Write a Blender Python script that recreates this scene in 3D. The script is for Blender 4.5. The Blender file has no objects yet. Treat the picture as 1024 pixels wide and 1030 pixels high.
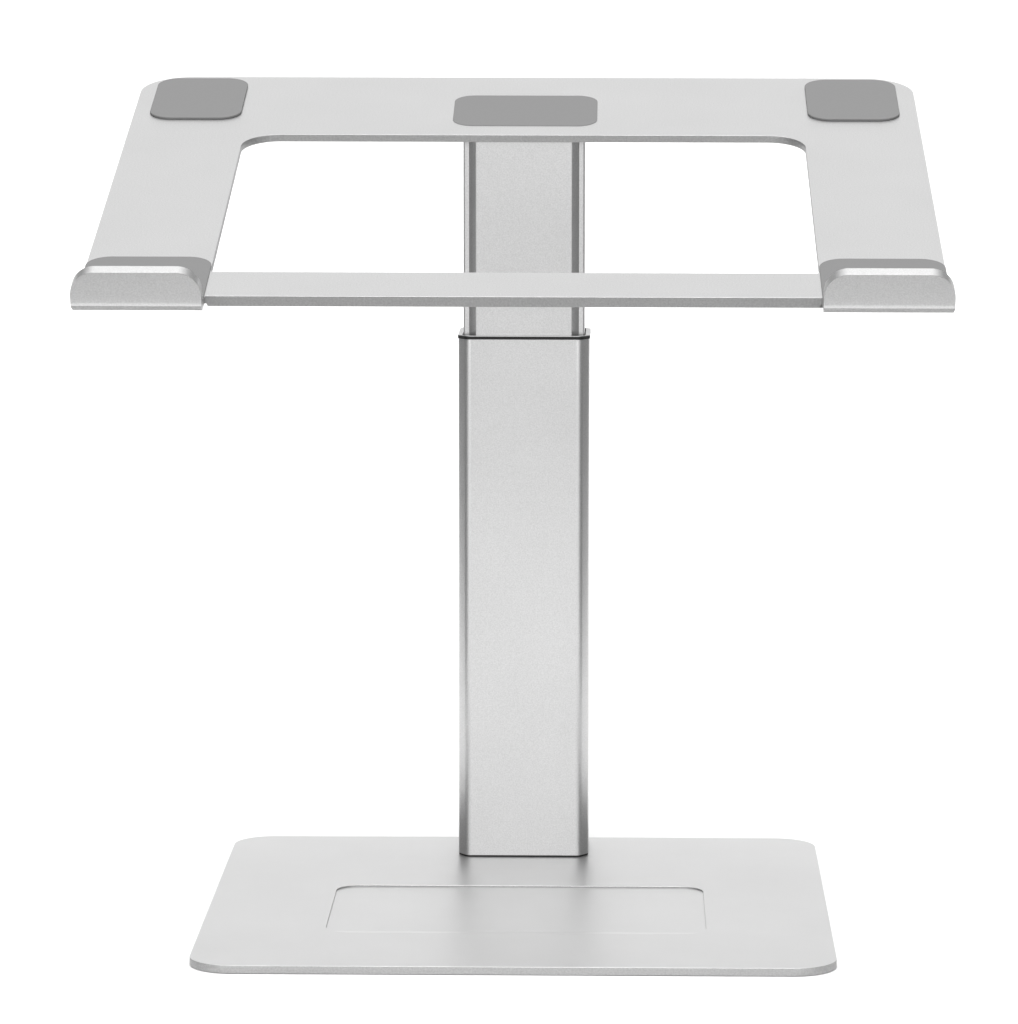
import bpy, bmesh, math
from mathutils import Matrix, Vector
S = bpy.context.scene
COL = S.collection

# ---------------------------------------------------------------- materials
def new_mat(name):
    m = bpy.data.materials.new(name); m.use_nodes = True
    nt = m.node_tree; b = nt.nodes['Principled BSDF']
    return m, nt, b

def aluminium(name, base=0.60, rough=0.36, grain=0.10, bump=0.12, gs=1500.0, metallic=1.0):
    """bead-blasted anodised aluminium: fine speckle in colour, roughness and relief"""
    m, nt, b = new_mat(name)
    N, L = nt.nodes.new, nt.links.new
    tc = N('ShaderNodeTexCoord')
    n1 = N('ShaderNodeTexNoise'); n1.inputs['Scale'].default_value = gs
    n1.inputs['Detail'].default_value = 2.0; n1.inputs['Roughness'].default_value = 0.6
    L(tc.outputs['Object'], n1.inputs['Vector'])
    n2 = N('ShaderNodeTexNoise'); n2.inputs['Scale'].default_value = 26.0
    n2.inputs['Detail'].default_value = 3.0
    L(tc.outputs['Object'], n2.inputs['Vector'])
    r = N('ShaderNodeMapRange')
    r.inputs['From Min'].default_value = 0.25; r.inputs['From Max'].default_value = 0.75
    r.inputs['To Min'].default_value = base * (1 - grain); r.inputs['To Max'].default_value = base * (1 + grain)
    L(n1.outputs['Fac'], r.inputs['Value'])
    r2 = N('ShaderNodeMapRange')
    r2.inputs['From Min'].default_value = 0.3; r2.inputs['From Max'].default_value = 0.7
    r2.inputs['To Min'].default_value = 0.985; r2.inputs['To Max'].default_value = 1.015
    L(n2.outputs['Fac'], r2.inputs['Value'])
    mu = N('ShaderNodeMath'); mu.operation = 'MULTIPLY'
    L(r.outputs[0], mu.inputs[0]); L(r2.outputs[0], mu.inputs[1])
    cc = N('ShaderNodeCombineColor')
    for i in range(3): L(mu.outputs[0], cc.inputs[i])
    L(cc.outputs[0], b.inputs['Base Color'])
    rr = N('ShaderNodeMapRange'); rr.inputs['To Min'].default_value = rough * 0.88; rr.inputs['To Max'].default_value = rough * 1.12
    L(n1.outputs['Fac'], rr.inputs['Value']); L(rr.outputs[0], b.inputs['Roughness'])
    bp = N('ShaderNodeBump'); bp.inputs['Strength'].default_value = bump; bp.inputs['Distance'].default_value = 0.0002
    L(n1.outputs['Fac'], bp.inputs['Height']); L(bp.outputs[0], b.inputs['Normal'])
    b.inputs['Metallic'].default_value = metallic
    return m

def matte(name, v, rough=0.6, spec=0.5, grain=0.03, gs=900.0):
    m, nt, b = new_mat(name)
    N, L = nt.nodes.new, nt.links.new
    tc = N('ShaderNodeTexCoord'); n1 = N('ShaderNodeTexNoise'); n1.inputs['Scale'].default_value = gs
    L(tc.outputs['Object'], n1.inputs['Vector'])
    r = N('ShaderNodeMapRange'); r.inputs['To Min'].default_value = v * (1 - grain); r.inputs['To Max'].default_value = v * (1 + grain)
    L(n1.outputs['Fac'], r.inputs['Value'])
    cc = N('ShaderNodeCombineColor')
    for i in range(3): L(r.outputs[0], cc.inputs[i])
    L(cc.outputs[0], b.inputs['Base Color'])
    b.inputs['Roughness'].default_value = rough; b.inputs['Specular IOR Level'].default_value = spec
    return m

M_BASE  = aluminium('brushed_base_aluminium', 0.55, 0.40, 0.035, 0.03, 1900.0)
M_TRAY  = aluminium('blasted_tray_aluminium', 0.57, 0.38, 0.12, 0.18, 2000.0)
M_COL   = aluminium('blasted_column_aluminium', 0.58, 0.37, 0.12, 0.15, 2200.0)
M_EDGE  = aluminium('milled_edge_bend_shade_aluminium', 0.42, 0.58, 0.16, 0.22, 1500.0)  # milled cut edges; also painted-in shade under the lip bends
M_PAD   = matte('grey_silicone', 0.172, 0.65, 0.3)
M_BLACK = matte('black_plastic', 0.012, 0.5, 0.3)
M_PAPER = matte('white_paper', 0.90, 0.9, 0.1, 0.004, 40.0)

# ---------------------------------------------------------------- helpers
def link(o, parent=None):
    COL.objects.link(o)
    if parent is not None: o.parent = parent
    return o

def smooth(me, ang=35):
    me.set_sharp_from_angle(angle=math.radians(ang))
    for p in me.polygons:      # arcs and bevels shade smoothly, large planes stay plane
        c = [me.vertices[i].co for i in p.vertices]
        d = max(math.hypot(a.x - b.x, a.y - b.y) for a in c for b in c)
        p.use_smooth = not (abs(p.normal.z) > .999 or d > 0.004)

def rrect(x0, y0, x1, y1, r, n=14):
    """rounded rectangle, counter-clockwise; r = one radius or (bl, br, tr, tl)"""
    if not hasattr(r, '__len__'): r = (r,) * 4
    out = []
    for (cx, cy, rr, a0) in ((x0, y0, r[0], 180), (x1, y0, r[1], 270), (x1, y1, r[2], 0), (x0, y1, r[3], 90)):
        sx = 1 if cx == x0 else -1; sy = 1 if cy == y0 else -1
        if rr < 1e-6: out.append((cx, cy)); continue
        for i in range(n + 1):
            a = math.radians(a0 + 90 * i / n)
            out.append((cx + sx * rr + rr * math.cos(a), cy + sy * rr + rr * math.sin(a)))
    return out

def fillet(poly, r, n=5):
    out = []
    m = len(poly)
    for i in range(m):
        p = Vector(poly[i]); a = (Vector(poly[i - 1]) - p); b = (Vector(poly[(i + 1) % m]) - p)
        half = a.angle(b) / 2; d = min(r / math.tan(half), a.length * .45, b.length * .45); rr = d * math.tan(half)
        c = p + (a.normalized() + b.normalized()).normalized() * (rr / math.sin(half))
        u = p + a.normalized() * d - c; w = p + b.normalized() * d - c
        ang = u.angle_signed(w)
        for k in range(n + 1):
            t = -ang * k / n
            out.append((c.x + u.x * math.cos(t) - u.y * math.sin(t), c.y + u.x * math.sin(t) + u.y * math.cos(t)))
    return out

def tube_outline(x, y0, y1, cx=0.0032, cy=0.0046):
    """rectangular tube with a wide flat facet on every corner"""
    return fillet([(-x + cx, y0), (x - cx, y0), (x, y0 + cy), (x, y1 - cy), (x - cx, y1), (-x + cx, y1), (-x, y1 - cy), (-x, y0 + cy)], 0.0030, 8)

def slab(name, loops, z0, z1, mat, parent=None, bevel=0.0, seg=2, fix=None, ang=35, edge=None):
    """solid with flat top and bottom made from closed outlines (first = outside, others = holes)"""
    cu = bpy.data.curves.new(name, 'CURVE'); cu.dimensions = '2D'; cu.fill_mode = 'BOTH'
    for lp in loops:
        sp = cu.splines.new('POLY'); sp.points.add(len(lp) - 1)
        for i, (x, y) in enumerate(lp): sp.points[i].co = (x, y, 0, 1)
        sp.use_cyclic_u = True
    cu.extrude = (z1 - z0) / 2 - bevel
    cu.bevel_depth = bevel; cu.bevel_resolution = seg; cu.offset = -bevel
    tmp = bpy.data.objects.new('tmp', cu); COL.objects.link(tmp)
    dg = bpy.context.evaluated_depsgraph_get(); dg.update()
    me = bpy.data.meshes.new_from_object(tmp.evaluated_get(dg))
    bpy.data.objects.remove(tmp); bpy.data.curves.remove(cu)
    bm = bmesh.new(); bm.from_mesh(me)
    bmesh.ops.remove_doubles(bm, verts=bm.verts, dist=1e-6)
    bmesh.ops.recalc_face_normals(bm, faces=bm.faces)
    for v in bm.verts: v.co.z += (z0 + z1) / 2
    if fix: fix(bm)
    bm.to_mesh(me); bm.free()
    me.name = name; me.materials.clear(); me.materials.append(mat)
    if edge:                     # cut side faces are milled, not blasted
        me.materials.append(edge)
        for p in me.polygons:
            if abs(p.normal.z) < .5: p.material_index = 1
    smooth(me, ang)
    return link(bpy.data.objects.new(name, me), parent)

# ---------------------------------------------------------------- measures (metres)
T_BASE = 0.0027
stand = link(bpy.data.objects.new('laptop_stand', None))
stand['label'] = 'silver aluminium laptop stand with open tilted tray, telescopic column and flat base'
stand['category'] = 'laptop stand'
FLOOR = -0.0029

# base
HW, BD = 0.110, 0.2158
RX, RY0, RY1 = 0.0664, 0.0509, 0.1284
base = slab('base_plate', [rrect(-HW, 0, HW, BD, 0.0150, 20),
                           rrect(-RX, RY0, RX, RY1, 0.0085, 14)],
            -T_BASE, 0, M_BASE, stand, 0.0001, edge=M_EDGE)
def front_ramp(bm):              # the pocket runs out in a shallow ramp at the front
    y1, d = RY0 + .0045, .00045
    bmesh.ops.bisect_plane(bm, geom=bm.verts[:] + bm.edges[:] + bm.faces[:], plane_co=(0, y1, 0), plane_no=(0, 1, 0))
    for v in bm.verts:
        if v.co.z > -.001 and v.co.y < y1: v.co.z += d * (y1 - v.co.y) / (y1 - RY0)
slab('recessed_panel', [rrect(-RX - .00005, RY0 - .00005, RX + .00005, RY1 + .00005, 0.0085, 14)], -T_BASE + .0002, -0.0005, M_BASE, base, fix=front_ramp)
# outer column
CX, CY0, CY1, CZ = 0.0243, 0.1790, 0.2143, 0.1959
def ring(x, y0, y1, r, w): return [tube_outline(x, y0, y1), rrect(-x + w, y0 + w, x - w, y1 - w, max(r - w, .0008) + .0012, 10)]
outer = slab('outer_column', ring(CX, CY0, CY1, 0.0042, 0.0016), 0.0006, CZ - 0.0013, M_COL, stand, 0.00015)
slab('base_gasket', [tube_outline(CX - .0001, CY0 + .0001, CY1 - .0001)], 0.0, 0.0006, M_BLACK, outer)
slab('black_collar', ring(CX + .0002, CY0 - .0002, CY1 + .0002, 0.0043, 0.0018), CZ - 0.0013, CZ - 0.00025, M_BLACK, outer)
slab('collar_rim', ring(CX + .0001, CY0 - .0001, CY1 + .0001, 0.0042, 0.0016), CZ - 0.00025, CZ, M_COL, outer)

# inner column : front panel with a channel and a set-back rail on each side
TILT = 0.26138; TY, TZ = 0.01275, 0.22522; TT = 0.0027
ca, sa = math.cos(TILT), math.sin(TILT)
def zt(y, n):   # height of the tray plane offset n along its normal at depth y
    return TZ + (y - TY + n * sa) / ca * sa + n * ca
IY0, IY1 = CY0 + 0.0018, CY1 - 0.0019
half = [(0.0, IY0), (0.0174, IY0), (0.0177, IY0 + .0001), (0.0178, IY0 + .0004), (0.0203, IY0 + .0034),
        (0.0206, IY0 + .0034)]
for i in range(7):
    a = math.radians(-90 + 90 * i / 6); half.append((0.0224 - .0008 + .0008 * math.cos(a), IY0 + .0034 + .0008 + .0008 * math.sin(a)))
for i in range(9):
    a = math.radians(90 * i / 8); half.append((0.0224 - .003 + .003 * math.cos(a), IY1 - .003 + .003 * math.sin(a)))
half.append((0.0, IY1))
prof = half + [(-x, y) for x, y in reversed(half[1:-1])]
def cut_top(bm):
    for v in bm.verts:
        if v.co.z > 0.2: v.co.z = zt(v.co.y, -TT + .0003)
inner = slab('inner_column', [prof], 0.150, 0.260, M_COL, stand, 0.0, fix=cut_top, ang=30)

# ---------------------------------------------------------------- tray (local frame: x across, y = back along the slope, z = normal)
def tray_space(o):
    o.matrix_local = Matrix.Translation((0, TY, TZ)) @ Matrix.Rotation(TILT, 4, 'X')
TX, TD, CB, CUT, IX = 0.1457, 0.2428, 0.0239, 0.1726, 0.1029
def outline():
    p = [(-TX, 0.0), (-IX, 0.0), (-IX + .0009, 0.0), (IX - .0009, 0.0), (IX, 0.0), (TX, 0.0)]
    q = rrect(-TX, 0.0, TX, TD, (0, 0, .0185, .0185), 20)
    p += q[2:]
    return p
def lip_down(bm):
    for v in bm.verts:
        if v.co.y < 0.002 and v.co.z < -TT * .5:
            if abs(v.co.x) < IX - .0005: v.co.z -= 0.0009
            elif abs(v.co.x) < IX + .0004: v.co.z += 0.0016
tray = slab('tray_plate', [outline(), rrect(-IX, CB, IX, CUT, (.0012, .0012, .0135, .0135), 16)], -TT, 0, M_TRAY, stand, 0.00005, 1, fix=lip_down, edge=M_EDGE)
tray_space(tray)

def pad(name, x0, y0, x1, y1, r, n0, n1, label=None, bev=0.00025):
    o = slab(name, [rrect(x0, y0, x1, y1, r, 14)], n0, n1, M_PAD, tray, bev)
    if label: o['label'] = label
    return o
pad('rubber_pad', -.1397, .1900, -.1056, .2385, .0085, 0.0, .0009, 'raised grey pad in the rear left corner of the tray')
pad('rubber_pad', .1049, .1900, .1391, .2385, .0085, 0.0, .0009, 'raised grey pad in the rear right corner of the tray')
pad('rubber_pad', -.0267, .1834, .0268, .2200, .0075, 0.0, .00012, 'flush grey pad in the middle of the rear band', 0.0)

# hooks: sheet bent up at the front of each arm
def hook(sgn, label):
    t = TT
    R = 0.0050; S0 = -0.0058; LEAN = math.radians(HLEAN); TL = HT
    x0, x1 = -TX, -IX - .0001
    rows = []      # (outer point, inner point, xa, xb) in (s, n)
    cn = -t + R
    arcs = 14; end = math.pi / 2 - LEAN
    prof = [((0.0, -t), (0.0, 0.0)), ((S0, -t), (S0, 0.0))]
    for i in range(1, arcs + 1):
        a = end * i / arcs
        tt = t + (TL - t) * (i / arcs)
        ri = R - tt
        o = (S0 - R * math.sin(a), cn - R * math.cos(a))
        q = (S0 - ri * math.sin(a), cn - ri * math.cos(a))
        prof.append((o, q))
    up = (-math.sin(LEAN), math.cos(LEAN)); inn = (math.cos(LEAN), math.sin(LEAN))
    o0 = prof[-1][0]
    HL = (HH - o0[0] * .345 - o0[1] * .938) / (up[0] * .345 + up[1] * .938)
    rc = HRC; rz = HRZ
    bm = bmesh.new()
    OUT = 0.0008                  # the lip stands a little proud of the arm on its outer side
    stations = [(p, 0.0, OUT * min(1, max(0, i - 1) / 10)) for i, p in enumerate(prof)]
    # corner rounding starts rz below the top, wherever that is along the lip
    def at(h):
        o = (o0[0] + up[0] * h, o0[1] + up[1] * h); q = (o[0] + inn[0] * TL, o[1] + inn[1] * TL)
        return (o, q)
    n = 18
    lipst = []
    for i in range(n + 1):
        a = math.pi / 2 * i / n
        h = HL - rz + rz * math.sin(a); lipst.append((at(h), rc * (1 - math.cos(a)), OUT))
    lipst = [l for l in lipst]
    st = stations + lipst
    # corner curve sections
    NXU = 24
    grid_o, grid_i = [], []
    for (o, q), ins, w in st:
        ro, ri = [], []
        for j in range(NXU + 1):
            x = (x0 - w + ins) + (x1 - x0 + w - 2 * ins) * j / NXU
            ro.append(bm.verts.new((x, o[0], o[1]))); ri.append(bm.verts.new((x, q[0], q[1])))
        grid_o.append(ro); grid_i.append(ri)
    K = len(st)
    for k in range(K - 1):
        for j in range(NXU):
            bm.faces.new((grid_o[k][j], grid_o[k][j + 1], grid_o[k + 1][j + 1], grid_o[k + 1][j]))
            bm.faces.new((grid_i[k][j], grid_i[k + 1][j], grid_i[k + 1][j + 1], grid_i[k][j + 1]))
        for j in (0, NXU):
            bm.faces.new((grid_o[k][j], grid_i[k][j], grid_i[k + 1][j], grid_o[k + 1][j]))
    for k in (0, K - 1):
        for j in range(NXU):
            bm.faces.new((grid_o[k][j], grid_o[k][j + 1], grid_i[k][j + 1], grid_i[k][j]))
    bmesh.ops.recalc_face_normals(bm, faces=bm.faces)
    if sgn > 0:
        for v in bm.verts: v.co.x = -v.co.x
        bmesh.ops.reverse_faces(bm, faces=bm.faces)
    # soften the rim of the sheet
    bm.edges.ensure_lookup_table(); bm.normal_update()
    ed = [e for e in bm.edges if len(e.link_faces) == 2 and e.calc_face_angle() > math.radians(50)
          and not all(abs(v.co.y) < 1e-6 for v in e.verts)]
    bmesh.ops.bevel(bm, geom=ed, offset=HBEV, segments=3, profile=0.5, affect='EDGES', clamp_overlap=True)
    me = bpy.data.meshes.new('front_lip'); bm.to_mesh(me); bm.free()
    me.materials.append(M_TRAY)
    for p in me.polygons: p.use_smooth = True
    me.set_sharp_from_angle(angle=math.radians(40))
    me.materials.append(M_EDGE)          # darker metal on down-facing bend faces paints in a shaded underside
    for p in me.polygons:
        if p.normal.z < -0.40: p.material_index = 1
    o = link(bpy.data.objects.new('front_lip', me), tray); o['label'] = label
    wn = o.modifiers.new('even_normals', 'WEIGHTED_NORMAL'); wn.keep_sharp = True; wn.weight = 80
    # grey liner on the arm end that runs up against the lip
    a, b = (x0 - .0001, x1) if sgn < 0 else (-x1, -x0 + .0001)
    pad('lip_liner', a, S0 - .0005, b, .0378, (.0004, .0004, .0085, .0085), 0.0, .0005)
HLEAN, HT, HH, HRC, HRZ, HBEV = 8.0, 0.0047, 0.0076, 0.0082, 0.0088, 0.0003
hook(-1, 'rounded upturned lip on the left arm of the tray')
hook(1, 'rounded upturned lip on the right arm of the tray')

# ---------------------------------------------------------------- white paper sweep
def sweep():
    bm = bmesh.new(); W2 = lambda y: 0.27 if y < 0.2 else 0.27 + 0.83 * min(1, (y - 0.2) / 0.5)
    pts = [(-0.19, FLOOR)]
    yb, R = 1.3, 0.5
    pts += [(0.2, FLOOR), (0.7, FLOOR)]; pts.append((yb - R, FLOOR))
    for i in range(1, 25):
        a = math.pi / 2 * i / 24; pts.append((yb - R + R * math.sin(a), FLOOR + R - R * math.cos(a)))
    pts.append((yb, 0.6))
    top = [[bm.verts.new((x, y, z)) for x in (-W2(y), W2(y))] for y, z in pts]
    for i in range(len(top) - 1):
        bm.faces.new((top[i][0], top[i][1], top[i + 1][1], top[i + 1][0]))
    me = bpy.data.meshes.new('backdrop'); bm.to_mesh(me); bm.free()
    me.materials.append(M_PAPER)
    for p in me.polygons: p.use_smooth = True
    o = link(bpy.data.objects.new('backdrop', me)); o['kind'] = 'structure'
    return o
sweep()

# ---------------------------------------------------------------- studio light (procedural environment, bright zones added out of view)
W = bpy.data.worlds.new('World'); S.world = W; W.use_nodes = True
nt = W.node_tree; N, L = nt.nodes.new, nt.links.new
bg = nt.nodes['Background']
tc = N('ShaderNodeTexCoord'); sx = N('ShaderNodeSeparateXYZ'); L(tc.outputs['Generated'], sx.inputs[0])
def sstep(sock, a, b, v0, v1):
    r = N('ShaderNodeMapRange'); r.interpolation_type = 'SMOOTHSTEP'
    for k, v in (('From Min', a), ('From Max', b), ('To Min', v0), ('To Max', v1)): r.inputs[k].default_value = v
    L(sock, r.inputs['Value']); return r.outputs[0]
def op(k, a, b):
    m = N('ShaderNodeMath'); m.operation = k
    for i, s in enumerate((a, b)):
        if isinstance(s, (int, float)): m.inputs[i].default_value = s
        else: L(s, m.inputs[i])
    return m.outputs[0]
X, Y, Z = sx.outputs
neg = op('MULTIPLY', Y, -1.0)
top = sstep(Z, 0.90, 0.97, 0.0, 8.8)
front = op('MULTIPLY', sstep(neg, 0.55, 0.85, 0.0, 0.88), sstep(Z, -0.40, -0.18, 0.0, 1.0))
front = op('MULTIPLY', front, sstep(X, -0.6, 0.6, 1.1, 0.9))
dip = op('MULTIPLY', sstep(neg, 0.55, 0.85, 0.0, 0.05), op('MULTIPLY', sstep(Z, -0.42, -0.25, 0.0, 1.0), sstep(Z, -0.15, 0.0, 1.0, 0.0)))
added_fill = op('MULTIPLY', sstep(neg, 0.50, 0.75, 0.0, 1.9), op('MULTIPLY', sstep(Z, 0.22, 0.38, 0.0, 1.0), sstep(Z, 0.60, 0.72, 1.0, 0.0)))  # unseen front softbox zone, added to brighten the lower column and paper
front = op('ADD', op('ADD', front, dip), added_fill)
back = op('MULTIPLY', op('MULTIPLY', sstep(Y, 0.35, 0.6, 0.0, 0.83), sstep(op('ABSOLUTE', X, 0.0), 0.28, 0.5, 1.0, 0.0)), op('MULTIPLY', sstep(Z, -0.10, 0.02, 0.0, 1.0), op('MULTIPLY', sstep(Z, 0.25, 0.5, 1.0, 0.83), sstep(Z, 0.60, 0.80, 1.0, 0.7))))
tot = op('ADD', op('ADD', top, 0.27), op('ADD', front, back))
L(tot, bg.inputs['Color']); bg.inputs['Strength'].default_value = 1.0

# ---------------------------------------------------------------- camera
cam = bpy.data.cameras.new('camera'); co = bpy.data.objects.new('camera', cam); COL.objects.link(co)
f, cx, cy = 4739.32211, 565.03598, 511.19211
px, py, pz, yaw, pitch, roll = 0.03679, -1.55162, 0.36542, -0.01308, 0.13415, 0.00189
fw = Vector((math.sin(yaw) * math.cos(pitch), math.cos(yaw) * math.cos(pitch), -math.sin(pitch)))
rt = Vector((math.cos(yaw), -math.sin(yaw), 0)); up = rt.cross(fw)
r2 = rt * math.cos(roll) + up * math.sin(roll); u2 = -rt * math.sin(roll) + up * math.cos(roll)
co.matrix_world = Matrix(((r2.x, u2.x, -fw.x, px), (r2.y, u2.y, -fw.y, py), (r2.z, u2.z, -fw.z, pz), (0, 0, 0, 1)))
cam.sensor_width = 36.0; cam.sensor_fit = 'HORIZONTAL'; cam.lens = f / 1024 * 36
cam.shift_x = -(cx - 512) / 1024; cam.shift_y = (cy - 515) / 1024
cam.clip_start = 0.05; cam.clip_end = 50
S.camera = co

S.render.engine = 'CYCLES'
S.view_settings.view_transform = 'Standard'; S.view_settings.look = 'None'
S.view_settings.exposure = 0; S.view_settings.gamma = 1; S.view_settings.use_curve_mapping = False
